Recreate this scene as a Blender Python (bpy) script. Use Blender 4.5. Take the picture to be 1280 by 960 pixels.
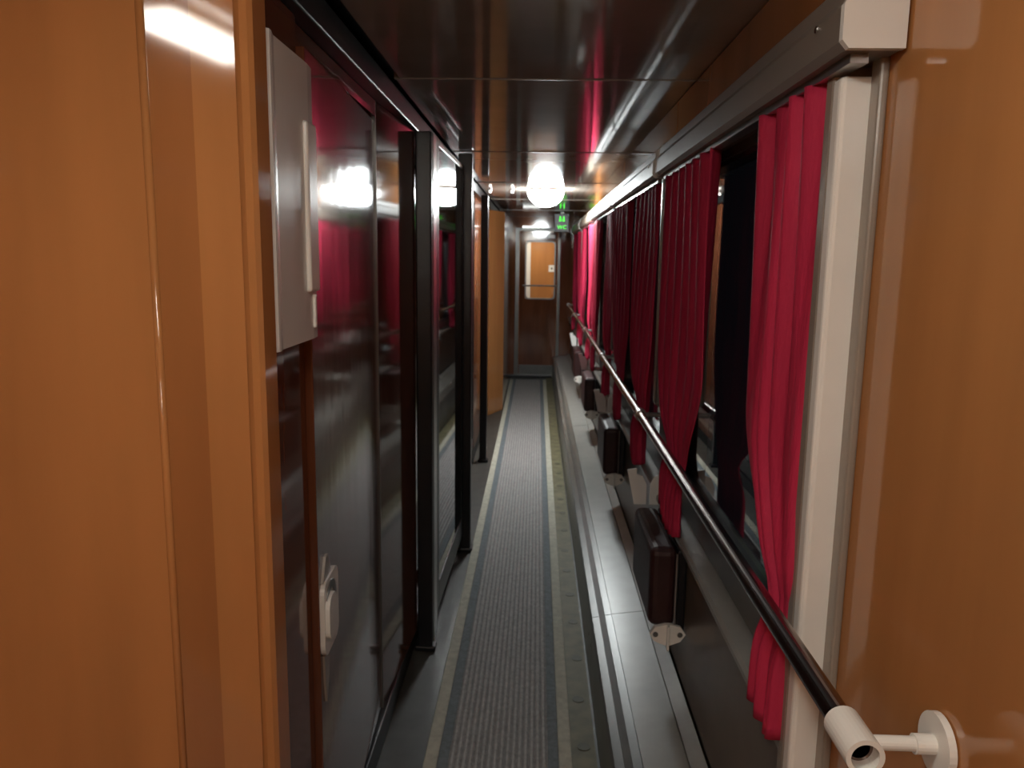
import bpy, bmesh, math, random
from mathutils import Matrix, Vector
random.seed(4)
S = bpy.context.scene
C = S.collection
for o in list(bpy.data.objects): bpy.data.objects.remove(o)

# ------------------------------------------------------------------ camera
cam = bpy.data.cameras.new('camera'); camo = bpy.data.objects.new('camera', cam); C.objects.link(camo)
CH = 1.58
R3 = ((0.99938526, 0.01877806, -0.0296055), (0.03222004, -0.15908645, 0.98673875), (0.0138192, -0.98708606, -0.15959369))
camo.matrix_world = Matrix(((R3[0][0], -R3[0][1], -R3[0][2], 0), (R3[1][0], -R3[1][1], -R3[1][2], 0),
                            (R3[2][0], -R3[2][1], -R3[2][2], CH), (0, 0, 0, 1)))
cam.sensor_fit = 'HORIZONTAL'; cam.sensor_width = 36; cam.lens = 980 / 1280 * 36
cam.clip_start = 0.02; cam.clip_end = 100
cam.dof.use_dof = True; cam.dof.focus_distance = .95; cam.dof.aperture_fstop = 12.0   # the photograph is a little soft, more so far away
S.camera = camo
# ------------------------------------------------------------------ world (night outside) and exposure
w = bpy.data.worlds.new('night'); S.world = w; w.use_nodes = True
w.node_tree.nodes['Background'].inputs[0].default_value = (0.010, 0.010, 0.014, 1)
w.node_tree.nodes['Background'].inputs[1].default_value = 0.25
S.view_settings.view_transform = 'Standard'; S.view_settings.look = 'None'
S.view_settings.gamma = 1; S.view_settings.use_curve_mapping = False
S.view_settings.exposure = 0.0
GLOBE, NEAR, BACK, FAR = 165.0, 48.0, 42.0, 44.0        # the place's lamps, built further down

# ------------------------------------------------------------------ materials
def mat(name, col, rough=.5, metal=0, var=.12, scale=6, stretch=(1, 1, 1), bump=0, bscale=None, coat=0, spec=.5, trans=0, emit=None, ior=1.5, rvar=0):
    m = bpy.data.materials.new(name); m.use_nodes = True
    nt = m.node_tree; b = nt.nodes['Principled BSDF']
    b.inputs['Base Color'].default_value = (*col, 1)
    b.inputs['Roughness'].default_value = rough; b.inputs['Metallic'].default_value = metal
    b.inputs['Coat Weight'].default_value = coat; b.inputs['Coat Roughness'].default_value = .04
    b.inputs['Specular IOR Level'].default_value = spec; b.inputs['IOR'].default_value = ior
    b.inputs['Transmission Weight'].default_value = trans
    if emit:
        b.inputs['Emission Color'].default_value = (*emit[0], 1); b.inputs['Emission Strength'].default_value = emit[1]
        return m
    if trans: return m
    tc = nt.nodes.new('ShaderNodeTexCoord'); mp = nt.nodes.new('ShaderNodeMapping')
    mp.inputs['Scale'].default_value = stretch
    nt.links.new(tc.outputs['Object'], mp.inputs[0])
    n = nt.nodes.new('ShaderNodeTexNoise'); n.inputs['Scale'].default_value = scale; n.inputs['Detail'].default_value = 5
    nt.links.new(mp.outputs[0], n.inputs['Vector'])
    r = nt.nodes.new('ShaderNodeValToRGB')
    r.color_ramp.elements[0].position = .3; r.color_ramp.elements[1].position = .7
    r.color_ramp.elements[0].color = (*[c * (1 - var) for c in col], 1)
    r.color_ramp.elements[1].color = (*[min(1, c * (1 + var)) for c in col], 1)
    nt.links.new(n.outputs[0], r.inputs[0]); nt.links.new(r.outputs[0], b.inputs['Base Color'])
    if rvar:
        mr = nt.nodes.new('ShaderNodeMapRange'); mr.inputs[3].default_value = rough - rvar; mr.inputs[4].default_value = rough + rvar
        nt.links.new(n.outputs[0], mr.inputs[0]); nt.links.new(mr.outputs[0], b.inputs['Roughness'])
    if bump:
        n2 = nt.nodes.new('ShaderNodeTexNoise'); n2.inputs['Scale'].default_value = bscale or scale; n2.inputs['Detail'].default_value = 2
        nt.links.new(mp.outputs[0], n2.inputs['Vector'])
        bp = nt.nodes.new('ShaderNodeBump'); bp.inputs['Strength'].default_value = bump; bp.inputs['Distance'].default_value = .01
        nt.links.new(n2.outputs[0], bp.inputs['Height']); nt.links.new(bp.outputs[0], b.inputs['Normal'])
    return m

M = dict(
    orange=mat('orange_laminate', (.44, .190, .064), .075, var=.10, scale=3, stretch=(3, 3, .35)),
    orange_dark=mat('orange_laminate_dark', (.34, .136, .045), .075, var=.10, scale=3, stretch=(3, 3, .35)),
    brown=mat('mahogany_laminate', (.155, .052, .024), .07, var=.25, scale=5, stretch=(2, 2, .3), bump=.010, bscale=6),
    brown_door=mat('mahogany_door_laminate', (.155, .052, .024), .09, var=.25, scale=5, stretch=(2, 2, .3), bump=.06, bscale=4),
    ceiling=mat('ceiling_laminate', (.40, .355, .31), .07, var=.12, scale=4, bump=.010, bscale=3),
    black=mat('black_rubber', (.010, .010, .012), .35),
    tint=mat('smoked_glass', (.020, .020, .022), .03, var=.05, spec=.6),
    alu=mat('satin_aluminium', (.42, .42, .42), .28, metal=.9, var=.08),
    alu_dull=mat('dull_aluminium', (.20, .20, .19), .35, metal=.6, var=.1),
    white=mat('white_plastic', (.84, .82, .76), .22, var=.04),
    box=mat('off_white_enamel', (.78, .78, .74), .18, var=.04),
    pelmet=mat('tan_pelmet_plastic', (.19, .155, .125), .42, var=.06),
    beige=mat('beige_plastic', (.29, .245, .20), .26, var=.06),
    grey=mat('grey_paint', (.28, .276, .255), .30, var=.10, scale=9),
    grey_dark=mat('dark_grey_paint', (.10, .097, .085), .30, var=.2, scale=9),
    greybrown=mat('grey_brown_panel', (.145, .115, .09), .30, var=.14, scale=7),
    floor=mat('dark_linoleum', (.060, .056, .048), .48, var=.25, scale=12),
    olive=mat('olive_linoleum', (.17, .155, .085), .62, var=.3, scale=14),
    stud=mat('dark_stud', (.10, .094, .052), .6),
    carpet=mat('grey_ribbed_carpet', (.44, .43, .42), .70, var=.2, scale=60, spec=.35),
    rib=mat('dark_carpet_groove', (.27, .265, .26), .85, var=.2, scale=60),
    blue=mat('blue_grey_carpet', (.18, .21, .225), .75, var=.2, scale=60, spec=.3),
    pale=mat('pale_carpet_edge', (.52, .51, .42), .75, var=.16, scale=40, spec=.3),
    red=mat('red_curtain_cloth', (.52, .026, .075), .70, var=.16, scale=9, stretch=(1, 1, .25), bump=.25, bscale=120, spec=.25),
    maroon=mat('maroon_upholstery', (.040, .013, .013), .5, var=.3, scale=12, bump=.1, bscale=60),
    chrome=mat('dark_chrome', (.23, .18, .165), .24, metal=1, var=.05),
    hole=mat('dark_hole', (.03, .03, .03), .6),
    screw=mat('bright_screw', (.75, .75, .72), .15, metal=1),
    glass=mat('window_glass', (.92, .95, .95), 0, trans=1, ior=1.45),
    lamp=mat('lit_globe', (1, 1, 1), .4, emit=((.93, 1.0, 1.0), GLOBE)),
    tube=mat('lit_diffuser', (1, 1, 1), .4, emit=((1.0, .95, .86), NEAR)),
    tube_back=mat('lit_lobby_diffuser', (1, 1, 1), .4, emit=((1.0, .95, .86), BACK)),
    farlamp=mat('lit_vestibule_diffuser', (1, 1, 1), .4, emit=((1.0, .93, .80), FAR)),
    strip=mat('lit_strip', (1, 1, 1), .4, emit=((.95, 1, .97), 3.0)),
    led=mat('green_led', (.1, 1, .1), .4, emit=((.06, 1.0, .03), 1.6)),
    dot=mat('small_indicator', (1, 1, 1), .4, emit=((1, .97, .9), 2.5)),
    paper=mat('white_paper', (.80, .79, .74), .6),
)

# ------------------------------------------------------------------ helpers
def obj(name, bm, m, parent=None, loc=None, smooth=False):
    me = bpy.data.meshes.new(name)
    bmesh.ops.recalc_face_normals(bm, faces=bm.faces)
    bm.to_mesh(me); bm.free()
    me.materials.append(M[m] if isinstance(m, str) else m)
    if smooth:
        for p in me.polygons: p.use_smooth = True
    o = bpy.data.objects.new(name, me); C.objects.link(o)
    if parent: o.parent = parent
    if loc: o.location = loc
    return o
def box(x0, x1, y0, y1, z0, z1, bevel=0, seg=2, bm=None):
    b = bmesh.new()
    bmesh.ops.create_cube(b, size=1, matrix=Matrix.Translation(((x0 + x1) / 2, (y0 + y1) / 2, (z0 + z1) / 2)) @ Matrix.Diagonal((abs(x1 - x0), abs(y1 - y0), abs(z1 - z0), 1)))
    if bevel: bmesh.ops.bevel(b, geom=b.edges[:], offset=bevel, segments=seg, profile=.5, affect='EDGES')
    if bm is None: return b
    me = bpy.data.meshes.new('t'); b.to_mesh(me); b.free(); bm.from_mesh(me); bpy.data.meshes.remove(me); return bm
def cyl(p0, p1, r, seg=20, r2=None, bm=None):
    b = bm or bmesh.new()
    p0, p1 = Vector(p0), Vector(p1); d = p1 - p0
    bmesh.ops.create_cone(b, cap_ends=True, segments=seg, radius1=r, radius2=r if r2 is None else r2, depth=d.length,
                          matrix=Matrix.Translation((p0 + p1) / 2) @ d.to_track_quat('Z', 'Y').to_matrix().to_4x4())
    return b
def tube(p0, p1, ro, ri, seg=28):
    p0, p1 = Vector(p0), Vector(p1); q = (p1 - p0).to_track_quat('Z', 'Y').to_matrix()
    b = bmesh.new(); rings = []
    for p, r in ((p0, ri), (p0, ro), (p1, ro), (p1, ri)):
        rings.append([b.verts.new(p + q @ Vector((r * math.cos(2 * math.pi * k / seg), r * math.sin(2 * math.pi * k / seg), 0))) for k in range(seg)])
    for i in range(4):
        A, B = rings[i], rings[(i + 1) % 4]
        for k in range(seg): b.faces.new((A[k], A[(k + 1) % seg], B[(k + 1) % seg], B[k]))
    return b
def prism(pts, axis, a0, a1, bm=None):
    """closed outline pts (2-D) extruded along axis: 'X' pts=(y,z), 'Y' pts=(x,z), 'Z' pts=(x,y)"""
    b = bm or bmesh.new()
    f = {'X': lambda p, a: (a, p[0], p[1]), 'Y': lambda p, a: (p[0], a, p[1]), 'Z': lambda p, a: (p[0], p[1], a)}[axis]
    A = [b.verts.new(f(p, a0)) for p in pts]; B = [b.verts.new(f(p, a1)) for p in pts]
    b.faces.new(A); b.faces.new(B[::-1])
    for i in range(len(pts)): b.faces.new((A[i], A[(i + 1) % len(pts)], B[(i + 1) % len(pts)], B[i]))
    return b
def rrect(y0, y1, z0, z1, r, n=6):
    out = []
    for cy, cz, a0 in ((y1 - r, z1 - r, 0), (y0 + r, z1 - r, 90), (y0 + r, z0 + r, 180), (y1 - r, z0 + r, 270)):
        for k in range(n + 1):
            a = math.radians(a0 + 90 * k / n); out.append((cy + r * math.cos(a), cz + r * math.sin(a)))
    return out
def ring(outer, inner, axis, a0, a1):
    b = bmesh.new()
    f = {'X': lambda p, a: (a, p[0], p[1]), 'Y': lambda p, a: (p[0], a, p[1])}[axis]
    L = [[b.verts.new(f(p, a)) for p in pts] for pts, a in ((outer, a0), (outer, a1), (inner, a1), (inner, a0))]
    n = len(outer)
    for i in range(4):
        A, B = L[i], L[(i + 1) % 4]
        for k in range(n): b.faces.new((A[k], A[(k + 1) % n], B[(k + 1) % n], B[k]))
    return b
def thing(name, loc=(0, 0, 0), label=None, cat=None, group=None, kind=None, rz=0):
    o = bpy.data.objects.new(name, None); C.objects.link(o); o.location = loc; o.rotation_euler.z = rz
    o.empty_display_size = .05
    return tag(o, label, cat, group, kind)
def tag(o, label=None, cat=None, group=None, kind=None):
    for k, v in (('label', label), ('category', cat), ('group', group), ('kind', kind)):
        if v: o[k] = v
    return o
def struct(o, label, cat): return tag(o, label, cat, None, 'structure')
def copy_tree(o, parent=None):
    c = o.copy(); C.objects.link(c); c.parent = parent
    for ch in list(o.children): copy_tree(ch, c)
    return c

H = 2.10; XL = -.485; XR = .47
P0, PITCH = 2.72, 1.62                     # first window pillar and pillar spacing
PIL = [P0 + PITCH * k for k in range(5)]   # 2.72 .. 9.20
YE = 10.40                                 # end wall

# ------------------------------------------------------------------ floor
fl = struct(obj('floor', box(-1.25, .62, -1.3, 12.6, -.06, 0), 'floor'), 'dark linoleum corridor floor under the carpet runner', 'floor')
obj('linoleum_strip', box(.137, .218, -1.2, 10.3, 0, .004), 'olive', fl)
sm = cyl((0, 0, 0), (0, 0, .0015), .021, 18)
st = obj('stud', sm, 'stud', fl, (.182, 1.9, .004))
y = 2.07
while y < 6.2:
    s2 = st.copy(); C.objects.link(s2); s2.location = (.182 + random.uniform(-.006, .006), y, .004); y += .30 + random.uniform(-.03, .03)
# ------------------------------------------------------------------ ceiling
ce = struct(obj('ceiling', box(-1.25, .62, -1.3, 12.6, H + .02, H + .08), 'black'), 'glossy dark ceiling of the corridor in long panels', 'ceiling')
ys = [-1.2, .82, 2.43, 4.05, 5.67, 7.29, 8.91, YE]
for a, b in zip(ys, ys[1:]):
    obj('ceiling_panel', box(-.435 if a > 1.1 else -.42, .47, a + .004, b - .004, H, H + .02, .002, 1), 'ceiling', ce)
    if b < 10: obj('joint_strip', box(-.435, .45, b - .0035, b + .0035, H - .003, H + .018), 'beige', ce)
obj('vestibule_panel', box(-1.2, -.424, -1.2, 1.15, H, H + .02), 'ceiling', ce)
# ------------------------------------------------------------------ left wall
wl = struct(obj('wall_left', box(-.60, -.54, 1.24, YE, 0, H), 'brown'), 'glossy mahogany laminate wall along the compartments', 'wall')
def panel(y0, y1, m='brown', z0=.09, z1=2.03, x=XL): return obj('panel', box(-.53, x, y0 + .002, y1 - .002, z0, z1, .002, 1), m, wl)
panel(1.255, 1.572, x=-.470); obj('panel', prism([(-.53, 2.402), (-.489, 2.402), (-.459, 2.956), (-.53, 2.956)], 'Z', .09, 2.03), 'brown', wl); panel(5.98, 6.85, x=-.475); panel(6.85, 7.72, x=-.475)
obj('panel', prism([(-.47, 7.74), (-.338, 8.08), (-.36, 8.09), (-.50, 7.76)], 'Z', .002, 2.03), 'orange', wl)
obj('panel', box(-.36, -.338, 8.085, 9.2, .002, 2.03, .002, 1), 'orange', wl); obj('panel', box(-.36, -.338, 9.205, 10.36, .002, 2.03, .002, 1), 'brown', wl)
obj('seam_strip', box(-.50, -.4865, 2.396, 2.401, .09, 2.03), 'alu_dull', wl)
obj('header', box(-.53, XL - .002, 1.57, 2.40, 1.985, 2.03), 'brown', wl)
obj('header', box(-.53, XL + .004, 2.955, 5.98, 1.96, 2.03), 'black', wl)
struct(obj('trim_1', box(-.53, -.447, 1.25, YE - .002, 2.032, 2.098, .004), 'black'), 'black channel along the top of the mahogany wall', 'trim')
struct(obj('baseboard_left', box(-.53, XL + .012, 1.25, 7.70, 0, .088, .004), 'black'), 'black baseboard below the mahogany wall', 'baseboard')
# near partition on the left (faces the camera)
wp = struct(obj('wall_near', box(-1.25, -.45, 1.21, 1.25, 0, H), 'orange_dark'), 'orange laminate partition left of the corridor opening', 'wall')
def slab(p, q, t, m, nm):
    d = (Vector(q) - Vector(p)).normalized(); n = Vector((-d.y, d.x)) * t
    p, q = Vector(p), Vector(q)
    return obj(nm, prism([p, q, q + n, p + n], 'Z', 0, H - .002), m, wp)
slab((-1.24, 1.045), (-.561, 1.136), .016, 'orange', 'panel')
obj('cover_strip', cyl((-.5585, 1.139, 0), (-.5585, 1.139, H - .002), .006, 12), 'orange', wp, smooth=True)
slab((-.556, 1.140), (-.501, 1.164), .016, 'orange_dark', 'panel')  # same laminate; the darker colour paints in a dark reflection
slab((-.501, 1.164), (-.446, 1.188), .016, 'orange', 'panel')
pp = [(-.448, 1.192), (-.437, 1.186), (-.426, 1.187), (-.420, 1.195), (-.420, 1.25), (-.448, 1.25)]
obj('corner_post', prism(pp, 'Z', 0, H - .002), 'orange', wp, smooth=False)
struct(obj('wall_vestibule', box(-1.25, -1.21, -1.3, 1.21, 0, H), 'orange'), 'orange laminate side wall of the entrance lobby', 'wall')
struct(obj('wall_back', box(-1.21, .55, -1.3, -1.24, 0, H), 'orange'), 'orange laminate wall behind the viewpoint', 'wall')

# service door with handle
d1 = thing('door_1', (-.456, 1.575, .09), 'mahogany service door with white cup handle beside the white box', 'door', kind='structure')
d1.rotation_euler.z = math.radians(2.5)                        # stands a little ajar, far edge set back
obj('leaf', box(-.022, 0, 0, .820, .01, 1.885, .003, 2), 'brown_door', d1)
hz = .70
hp = obj('handle_plate', prism(rrect(.006, .150, hz - .085, hz + .085, .03), 'X', -.012, .010), 'white', d1)
obj('cup_ring', ring(rrect(.02, .118, hz - .045, hz + .072, .045), rrect(.03, .100, hz - .036, hz + .056, .034), 'X', .0095, .0125), 'alu_dull', hp)
obj('finger_lever', prism(rrect(.012, .088, hz - .05, hz + .050, .03), 'X', .010, .020), 'white', hp)
obj('glint_above', prism([(.02, hz + .085), (.10, hz + .085), (.07, hz + .135), (.05, hz + .135)], 'X', -.012, .006), 'beige', hp)  # added beige piece standing in for the glint above the handle
obj('glint_below', prism([(.02, hz - .085), (.07, hz - .085), (.06, hz - .15), (.035, hz - .20), (.025, hz - .15)], 'X', -.012, .005), 'beige', hp)  # tapered beige piece added for the dimmer glint below

# glazed compartment door: far edge stands proud of the wall
def glazed_door(name, p, q, label, z1=1.955, tr_=.06):
    p, q = Vector(p), Vector(q); L = (q - p).length
    o = thing(name, (p.x, p.y, .09), label, 'door', kind='structure', rz=-math.atan2(q.x - p.x, q.y - p.y))
    hgt = z1 - .09
    for a, b in ((0, .06), (L - .06, L)): obj('stile', box(-.03, 0, a, b, .01, hgt, .003), 'black', o)
    obj('bottom_rail', box(-.03, 0, .06, L - .06, .01, .12, .003), 'black', o)
    obj('top_rail', box(-.03, 0, .06, L - .06, hgt - tr_, hgt, .003), 'black', o)
    obj('pane', box(-.018, -.004, .06, L - .06, .12, hgt - tr_), 'tint', o)
    return o
glazed_door('door_2', (-.395, 3.105), (-.375, 4.03), 'dark glazed compartment door standing slightly out from the wall', 2.028, .025)
glazed_door('door_3', (-.470, 4.12), (-.470, 5.90), 'far dark glazed compartment door between two black posts')
def post(x0, x1, y0, y1, z1, label, foot=True):
    o = thing('door_post', ((x0 + x1) / 2, (y0 + y1) / 2, 0), label, 'post', 'black door posts along the left wall')
    w_, d_ = (x1 - x0) / 2, (y1 - y0) / 2
    obj('post_shaft', box(-w_, w_, -d_, d_, .012, z1, .006), 'black', o)
    obj('foot', box(-w_ - .012, w_ + .012, -d_ - .012, d_ + .012, 0, .022, .006), 'black', o)
    return o
post(-.456, -.396, 2.958, 2.985, 2.031, 'nearest black door post, left of the grey metal strip')
post(-.406, -.336, 4.045, 4.11, 2.09, 'middle black door post at the proud edge of the glazed door')
post(-.425, -.370, 5.92, 5.975, 2.031, 'farthest black door post, before the orange far wall')
tag(obj('edge_strip', box(-.44, -.394, 2.998, 3.095, .02, 2.031, .003), 'alu'), 'grey metal edge strip beside the nearest black door post', 'strip')

# white wall box
bx = thing('wall_cabinet', (-.4698, 1.262, 1.42), 'white enamel wall box with rounded edges on the mahogany wall', 'box')
pr = [(0, 0), (.037, 0), (.047, .012), (.047, .022), (.041, .050), (.041, .235), (.037, .275), (.027, .292), (.012, .300), (0, .300)]
obj('housing', prism(pr, 'Z', 0, .505), 'box', bx)
obj('cover_lip', box(.035, .049, .20, .262, .09, .40, .006, 3), 'white', bx)
obj('cable_guide', box(.036, .046, .235, .245, .02, .085, .003), 'white', bx)
tag(obj('cable_duct', box(-.469, -.435, 1.262, 1.30, 1.93, 2.03, .006), 'black'), 'short dark duct between the white wall box and ceiling', 'duct')

# ------------------------------------------------------------------ right wall
bm = box(.52, .60, -1.3, 1.16, 0, H)
box(.52, .60, 1.16, YE, 0, .80, bm=bm); box(.52, .60, 1.16, YE, 1.90, H, bm=bm)
for p in PIL: box(.52, .60, p - .07, p + .07, .80, 1.90, bm=bm)
box(.52, .60, PIL[-1] + .07, YE, .80, 1.90, bm=bm)
wr = struct(obj('wall_right', bm, 'greybrown'), 'window side wall of the corridor with orange panel nearest', 'wall')
obj('panel', box(XR, .52, -1.24, -.05, 0, H - .002, .002, 1), 'orange', wr)
obj('panel', box(XR, .52, -.045, 1.135, 0, H - .002, .002, 1), 'orange', wr)
for i in range(6):
    a = 1.20 if i == 0 else PIL[i - 1]; b = PIL[i] if i < 5 else YE
    obj('lower_panel', box(.452, .52, a + .003, b - .003, .34, .765, .002, 1), 'greybrown', wr)
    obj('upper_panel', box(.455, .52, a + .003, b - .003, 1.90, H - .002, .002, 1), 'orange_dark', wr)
    if i < 5: obj('pillar_panel', box(.462, .52, b - .068, b + .068, .80, 1.90, .002, 1), 'greybrown', wr)
obj('pillar_panel', box(.462, .52, PIL[-1] + .07, YE, .80, 1.90, .002, 1), 'brown', wr)
# sill
sl = struct(obj('trim_2', prism([(.52, .765), (.425, .765), (.418, .773), (.418, .785), (.425, .793), (.52, .803)], 'Y', 1.20, YE), 'grey'), 'grey window sill ledge running below all windows', 'trim')
# white corner trim at the near window
tr = thing('trim_3', (XR, 1.165, 0), 'white vertical corner trim between orange panel and nearest curtain', 'trim', kind='structure')
obj('tan_bead', box(-.013, .0, -.040, -.008, .34, 1.86, .004), 'beige', tr)
obj('white_face', box(-.054, -.001, -.012, .022, .34, 1.835, .008, 3), 'white', tr)
obj('shaded_return', box(-.052, .03, .022, .055, .34, 1.86, .006), 'beige', tr)  # beige colour paints in the lower light on the white trim's side face
# windows
def window(i, y0, y1):
    o = thing('window_%d' % (i + 1), (.50, (y0 + y1) / 2, .80), 'dark night window with rounded grey frame, ' + ORD[i], 'window', kind='structure')
    h = (y1 - y0) / 2
    obj('frame', ring(rrect(-h, h, .003, 1.097, .03), rrect(-h + .085, h - .085, .07, 1.03, .09), 'X', -.034, .03), 'grey_dark', o)
    obj('seal', ring(rrect(-h + .083, h - .083, .072, 1.032, .09), rrect(-h + .095, h - .095, .085, 1.018, .085), 'X', -.026, .022), 'black', o)
    obj('pane', prism(rrect(-h + .09, h - .09, .08, 1.02, .085), 'X', .004, .010), 'glass', o)
ORD = ['nearest the camera', 'second from the camera', 'third from the camera', 'fourth from the camera', 'farthest along the corridor']
for i in range(5): window(i, 1.225 if i == 0 else PIL[i - 1] + .07, PIL[i] - .07)

# heater casing under the windows
hc = thing('heater_casing', (0, 0, 0), 'long grey metal heater casing along the foot of the window wall', 'heater')
cuts = [.4, 2.72, 5.96, 10.36]
for a, b in zip(cuts, cuts[1:]):
    obj('front_panel', box(.226, .25, a + .002, b - .002, .002, .255, .003), 'grey_dark', hc)
    obj('top_panel', prism([(.222, .255), (.226, .275), (.295, .290), (.295, .255)], 'Y', a + .002, b - .002), 'grey_dark', hc)
    obj('cover_plate', prism([(.297, .285), (.297, .291), (.41, .306), (.41, .29)], 'Y', a + .002, b - .002), 'grey', hc)
    obj('cover_plate', prism([(.413, .290), (.413, .307), (.450, .325), (.450, .29)], 'Y', a + .002, b - .002), 'grey', hc)
for yy in (1.95, 2.02, 2.75, 2.84, 3.9, 4.0, 5.3, 5.4):
    obj('screw', cyl((.2265, yy, .15), (.223, yy, .15), .006, 10), 'screw', hc)
obj('core', box(.25, .45, .41, 10.35, .002, .285), 'grey_dark', hc)

# ------------------------------------------------------------------ pelmets
def pelmet_profile():
    return [(.465, 1.852), (.395, 1.852), (.386, 1.862), (.386, 1.905), (.394, 1.918), (.394, 1.938), (.404, 1.948), (.465, 1.948)]
def pelmet(y0, y1, label):
    o = thing('curtain_pelmet', (.42, y0, 1.85), label, 'pelmet', 'pelmets above the windows')
    L = y1 - y0
    prf = [(x - .42, z - 1.85) for x, z in pelmet_profile()]
    obj('pelmet_body', prism(prf, 'Y', .012, L - .012), 'pelmet', o)
    for a, b in ((0, .012), (L - .012, L)):
        obj('end_cap', prism([(x * 1.03, z * 1.03 - .001) for x, z in prf], 'Y', a, b), 'white', o)
    obj('curtain_track', box(-.012, .012, .03, L - .03, -.010, .002), 'alu', o)
    obj('screw', cyl((-.0345, .10, .05), (-.0375, .10, .05), .005, 10), 'screw', o)
    return o
PO = ['nearest white curtain pelmet beside the orange panel', 'second white curtain pelmet from the camera', 'third white curtain pelmet from the camera', 'fourth white curtain pelmet, near the ceiling lamp', 'farthest white curtain pelmet, near the end door']
for i in range(5): pelmet(1.075 if i == 0 else PIL[i - 1] + .035, PIL[i] - .035, PO[i])

# ------------------------------------------------------------------ handrail
RX, RZ = .372, 1.040
hr = thing('handrail', (RX, .83, RZ), 'long dark chrome handrail along the windows with white end bracket', 'handrail')
obj('bar', tube((0, -.012, 0), (0, 8.45, 0), .0155, .0122), 'chrome', hr, smooth=False)
tee = obj('end_sleeve', tube((0, -.030, 0), (0, .038, 0), .0215, .0158), 'white', hr)
obj('sleeve_arm', cyl((.018, .0, 0), (.075, .0, 0), .0085, 18), 'white', tee)
obj('arm_collar', cyl((.066, 0, 0), (.088, 0, 0), .0115, 18), 'white', tee)
fg = obj('wall_flange', cyl((.088, 0, 0), (.0965, 0, 0), .036, 32), 'white', tee)
for p in PIL:
    yy = p - .83
    if yy > 8.45: continue
    t2 = obj('bracket_sleeve', tube((0, yy - .022, 0), (0, yy + .022, 0), .0205, .0158), 'alu', hr)
    obj('bracket_arm', cyl((.016, yy, 0), (.086, yy, 0), .0085, 14), 'alu', t2)
    obj('bracket_flange', cyl((.080, yy, 0), (.089, yy, 0), .030, 20), 'alu', t2)
# pillar strips
for i, p in enumerate(PIL):
    o = thing('pillar_strip', (.44, p, 1.075), 'vertical metal strip on the window pillar, ' + ['nearest one', 'second one along', 'third one along', 'fourth one along', 'last one, near the end door'][i], 'strip', 'metal strips on the window pillars')
    obj('strip_face', box(-.020, .022, -.022, .022, 0, .80, .008), 'alu_dull', o)
    obj('strip_bead', box(-.026, -.018, -.008, .008, .01, .79, .003), 'alu', o)

# ------------------------------------------------------------------ curtains
def curtain(y0, y1, yg, label, seed, folds=6):
    """hangs from the pelmet, gathered behind the handrail at yg, loose tail below"""
    rnd = random.Random(seed); ph = rnd.uniform(0, 6)
    o = thing('curtain', (.42, (y0 + y1) / 2, 1.84), label, 'curtain', 'red window curtains')
    yc = (y0 + y1) / 2; nu, nv = 72, 46; hw = (y1 - y0) / 2
    b = bmesh.new(); G = []
    zt, zb, zg = 1.842, .802, 1.0
    for j in range(nv + 1):
        t = j / nv; z = zt + (zb - zt) * t
        g = math.exp(-((z - zg) / .055) ** 2)                     # pinch at the rail
        low = 1 / (1 + math.exp((z - zg) / .02))                  # 1 below the rail
        k = min(1, max(0, (1.30 - z) / .30)); k = k * k * (3 - 2 * k)
        cy = yc + (yg - yc) * k
        wd = hw * (1 - .42 * k) * (1 - .25 * g) * (1 - low * .18)
        row = []
        for i in range(nu + 1):
            u = i / nu * 2 - 1
            a = .0115 + .005 * math.sin(3 * z + seed)
            xx = a * math.sin(u * folds * math.pi + ph + .5 * math.sin(2.2 * z + seed)) * (1 - .45 * g) + .005 * math.sin(u * 17 + z * 4 + seed)
            xx += -.006 * low + .012 * g
            zz = z - .03 * low * (1 - u * u) * t
            row.append(b.verts.new((xx, cy + u * wd - yc, zz - 1.84)))
        G.append(row)
    for j in range(nv):
        for i in range(nu): b.faces.new((G[j][i], G[j][i + 1], G[j + 1][i + 1], G[j + 1][i]))
    c = obj('cloth', b, 'red', o, smooth=True)
    md = c.modifiers.new('thickness', 'SOLIDIFY'); md.thickness = .003
    return o
curtain(1.200, 1.53, 1.275, 'bright red curtain beside the white corner trim, nearest the camera', 1, 4)
curtain(1.93, 2.60, 2.30, 'red curtain at the far side of the nearest window', 2)
for i in range(1, 5):
    a, b = PIL[i - 1] + .09, PIL[i] - .09
    wd_ = .62 if i == 1 else .44
    curtain(a, a + wd_, a + .45 * wd_, 'dark red curtain at the near side of the window, ' + ORD[i].replace('nearest the camera', ''), 10 + i)
    curtain(b - wd_, b, b - .48 * wd_, 'dark red curtain at the far side of the window, ' + ORD[i], 20 + i)

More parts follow.
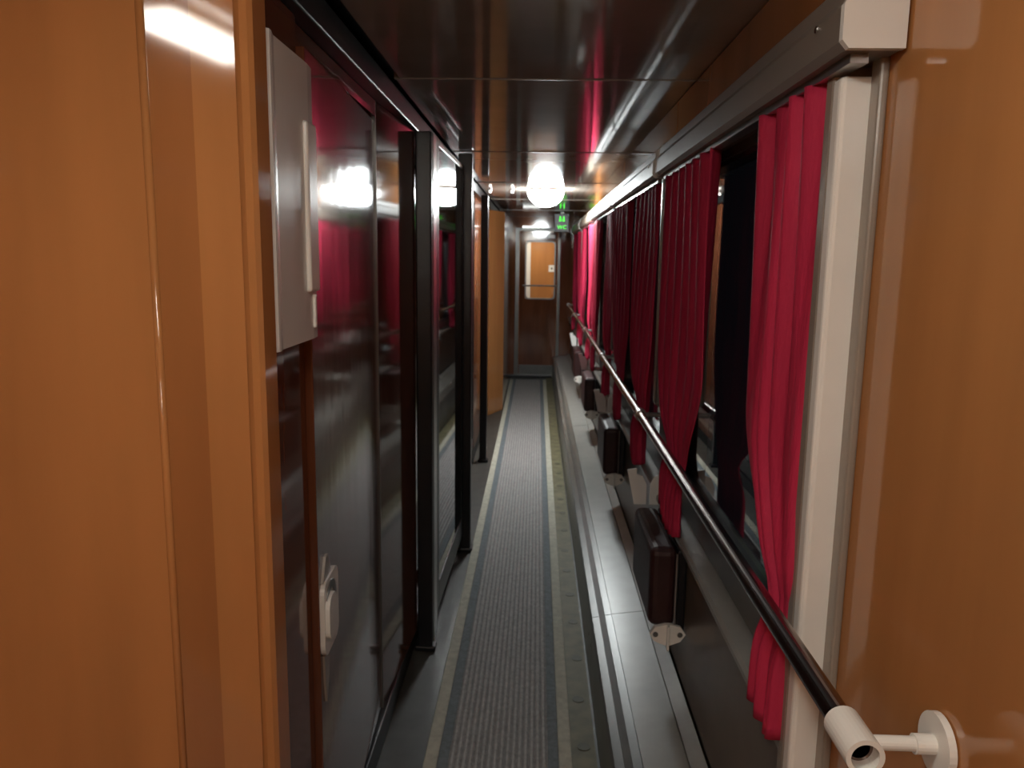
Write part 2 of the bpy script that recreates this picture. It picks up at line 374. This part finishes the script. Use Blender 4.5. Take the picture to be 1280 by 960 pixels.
# ------------------------------------------------------------------ fold-down seats
def seat(y, label):
    o = thing('folding_seat', (.452, y, .50), label, 'seat', 'fold-down seats under the windows')
    obj('seat_board', box(-.030, -.002, .02, .42, 0, .25, .006), 'black', o)
    obj('seat_cushion', box(-.108, -.030, .02, .42, .015, .255, .022, 3), 'maroon', o)
    br = obj('hinge_bracket', prism([(-.105, 0), (-.090, .022), (-.060, .030), (-.045, .030), (-.015, .022), (0, 0), (-.015, -.022), (-.045, -.034), (-.060, -.034), (-.090, -.022)], 'Y', .004, .018), 'white', o)
    for xx in (-.088, -.017): obj('screw_hole', cyl((xx, .0045, 0), (xx, .002, 0), .008, 12), 'alu_dull', br)
    obj('hinge_fin', box(-.056, -.049, -.012, .005, -.045, .030, .002), 'white', br)
    obj('side_rod', cyl((-.034, .010, .03), (-.034, .010, .245), .004, 10), 'alu', o)
    for s in (-1, 1):
        x = -.062 + s * .036
        pts = [(x - s * .030, .0), (x + s * .010, .0), (x + s * .036, .12), (x + s * .005, .125), (x + s * .004, .105), (x - s * .016, .098), (x - s * .030, .07)]
        obj('support_plate', prism([(a, c + .255) for a, c in pts], 'Y', .435, .443), 'box', o)
    return o
for i, l in enumerate(['nearest folded maroon jump seat with white hinge bracket', 'second folded jump seat along the window wall', 'third folded jump seat along the window wall', 'fourth folded jump seat, lit by the ceiling lamp']):
    seat(2.15 + PITCH * i, l)

# ------------------------------------------------------------------ carpet runner
cr = thing('carpet_runner', (-.095, 5.9, 0), 'long grey ribbed carpet runner with pale edges down the corridor', 'carpet')
Y0, Y1 = -5.9 - 1.0, 4.2
obj('backing', box(-.232, .232, Y0, Y1, .0005, .006), 'rib', cr)
for s in (-1, 1):
    obj('edge_binding', box(s * .192, s * .234, Y0, Y1, .006, .011, .002, 1), 'pale', cr)
    obj('border_band', box(s * .158, s * .190, Y0, Y1, .006, .010, .0015, 1), 'blue', cr)
b = bmesh.new(); n = 16; wdt = .310 / n
for k in range(n):
    x0 = -.155 + k * wdt
    prism([(x0 + .002, .006), (x0 + .005, .011), (x0 + wdt - .007, .011), (x0 + wdt - .004, .006)], 'Y', Y0, Y1, bm=b)
tag(obj('rib_field', b, 'carpet', cr), kind='stuff')

# ------------------------------------------------------------------ ceiling lamps
gl = thing('ceiling_lamp', (.053, 6.2, H), 'round white globe ceiling lamp glowing in mid corridor', 'lamp')
b = bmesh.new(); bmesh.ops.create_uvsphere(b, u_segments=32, v_segments=20, radius=1, matrix=Matrix.Translation((0, 0, -.014)) @ Matrix.Diagonal((.138, .138, .120, 1)))
bmesh.ops.delete(b, geom=[v for v in b.verts if v.co.z > -.010], context='VERTS')
obj('globe', b, 'lamp', gl, smooth=True)
obj('base_ring', cyl((0, 0, -.014), (0, 0, -.0005), .142, 32), 'white', gl)
for s, xx in ((0, -.375), (1, -.205)):
    o = thing('indicator_light', (xx, 6.2, H), 'tiny white ceiling light left of the globe lamp, ' + ['outer one', 'inner one'][s], 'light', 'tiny ceiling lights')
    obj('bulb', cyl((0, 0, -.030), (0, 0, -.012), .010, 14), 'dot', o); obj('bezel', cyl((0, 0, -.012), (0, 0, -.0005), .016, 14), 'alu', o)
def lobby_lamp(x, y, rz, hw, hl, m, label):
    o = thing('ceiling_lamp', (x, y, H), label, 'lamp', rz=math.radians(rz))
    obj('diffuser', box(-hw, hw, -hl, hl, -.045, -.012, .012), m, o)
    obj('lamp_tray', box(-hw - .02, hw + .02, -hl - .03, hl + .03, -.012, -.0005), 'white', o)
lobby_lamp(-.155, .435, 57, .045, .165, 'tube', 'slim lit ceiling lamp set askew above the corridor entrance')
lobby_lamp(-.25, -.78, 0, .07, .30, 'tube_back', 'wide lit ceiling lamp at the back of the entrance lobby')
# ------------------------------------------------------------------ end wall, door, sign, lobby beyond
bm = box(-.60, -.26, YE, YE + .06, 0, H); box(.29, .60, YE, YE + .06, 0, H, bm=bm); box(-.26, .29, YE, YE + .06, 1.95, H, bm=bm)
we = struct(obj('wall_end', bm, 'brown'), 'dark end wall around the far door', 'wall')
d4 = thing('door_4', (.01, YE, 0), 'dark end door with a lit window at the far end', 'door', kind='structure')
for x0, x1 in ((-.30, -.245), (.250, .29)): obj('door_frame', box(x0, x1, -.03, .0, 0, 1.96, .004), 'alu_dull', d4)
obj('door_frame', box(-.245, .25, -.03, 0, 1.92, 1.96, .004), 'alu_dull', d4)
bm = box(-.243, -.165, .01, .045, .02, 1.918); box(.220, .248, .01, .045, .02, 1.918, bm=bm); box(-.165, .22, .01, .045, .02, 1.045, bm=bm); box(-.165, .22, .01, .045, 1.785, 1.918, bm=bm)
lf = obj('leaf', bm, 'brown', d4)
obj('window_gasket', ring(rrect(-.172, .227, 1.035, 1.795, .05), rrect(-.155, .210, 1.052, 1.778, .04), 'Y', .004, .05), 'alu_dull', lf)
obj('pane', prism(rrect(-.165, .22, 1.043, 1.787, .045), 'Y', .024, .029), 'glass', lf)
obj('guard_bar', cyl((-.20, .0, 1.215), (.245, .0, 1.215), .010, 12), 'alu_dull', d4)
obj('kick_plate', box(-.235, .235, .002, .01, .03, .16, .002), 'alu_dull', d4)
obj('door_closer', box(.115, .215, -.02, .01, 1.83, 1.875, .006), 'white', d4)
tag(obj('strip_light', box(-.20, .02, YE - .05, YE - .032, 1.962, 1.982, .004), 'strip'), 'thin lit strip above the end door', 'light')
struct(obj('trim_4', box(-.42, .22, YE - .10, YE - .002, .0005, .035, .006), 'black'), 'dark threshold in front of the end door', 'trim')
# cupboard corner left of end door
tag(obj('door_stop_rail', box(-.40, -.375, 10.22, 10.26, 0, 2.03, .004), 'alu_dull'), 'grey metal upright just left of the end door', 'rail')
# sign
sg = thing('led_sign', (.275, 9.30, H), 'hanging sign with green lit WC symbol near the end door', 'sign')
obj('sign_case', box(-.085, .085, 0, .04, -.225, -.012, .006), 'black', sg)
obj('hanger', box(-.02, .02, .01, .03, -.012, -.0005), 'alu_dull', sg)
def text(body, size, x, z, parent):
    cu = bpy.data.curves.new('txt', 'FONT'); cu.body = body; cu.size = size; cu.align_x = 'CENTER'; cu.extrude = .001; cu.resolution_u = 2
    t = bpy.data.objects.new('txt', cu); C.objects.link(t)
    me = bpy.data.meshes.new_from_object(t.evaluated_get(bpy.context.evaluated_depsgraph_get()))
    bpy.data.objects.remove(t); bpy.data.curves.remove(cu)
    me.materials.clear(); me.materials.append(M['led'])
    o = bpy.data.objects.new('lettering', me); C.objects.link(o); o.parent = parent
    o.location = (x, -.002, z); o.rotation_euler.x = math.pi / 2
text('WC', .062, 0, -.188, sg)
for s in (-1, 1):
    q = s * .020
    b = prism([(q - .013, -.100), (q + .013, -.100), (q + .005, -.062), (q + .008, -.050), (q, -.043), (q - .008, -.050), (q - .005, -.062)], 'Y', -.003, -.001)
    obj('figure_symbol', b, 'led', sg)
# lobby beyond the end door
wf = struct(obj('wall_far', box(-.9, .9, 12.0, 12.06, 0, H), 'orange'), 'orange wall of the lobby seen through the end door window', 'wall')
obj('light_strip_panel', box(-.22, -.105, 11.97, 12.0, 0, H - .01), 'white', wf)
struct(obj('wall_far_left', box(-.96, -.9, YE + .06, 12.06, 0, H), 'orange'), 'orange side wall of the far lobby', 'wall')
struct(obj('wall_far_right', box(.9, .96, YE + .06, 12.06, 0, H), 'orange'), 'orange right side wall of the far lobby', 'wall')
nt = thing('notice', (.215, 11.994, 1.42), 'small white notice on the wall behind the end door', 'notice')
obj('sheet', box(-.045, .045, -.004, .005, -.05, .05), 'paper', nt)
obj('printed_square', box(-.012, .016, -.0055, -.004, -.012, .012), 'hole', nt)
fl2 = thing('ceiling_lamp', (0, 11.3, H), 'lit ceiling lamp in the lobby behind the end door', 'lamp')
obj('diffuser', box(-.25, .25, -.10, .10, -.045, -.012, .01), 'farlamp', fl2); obj('lamp_tray', box(-.27, .27, -.12, .12, -.012, -.0005), 'white', fl2)
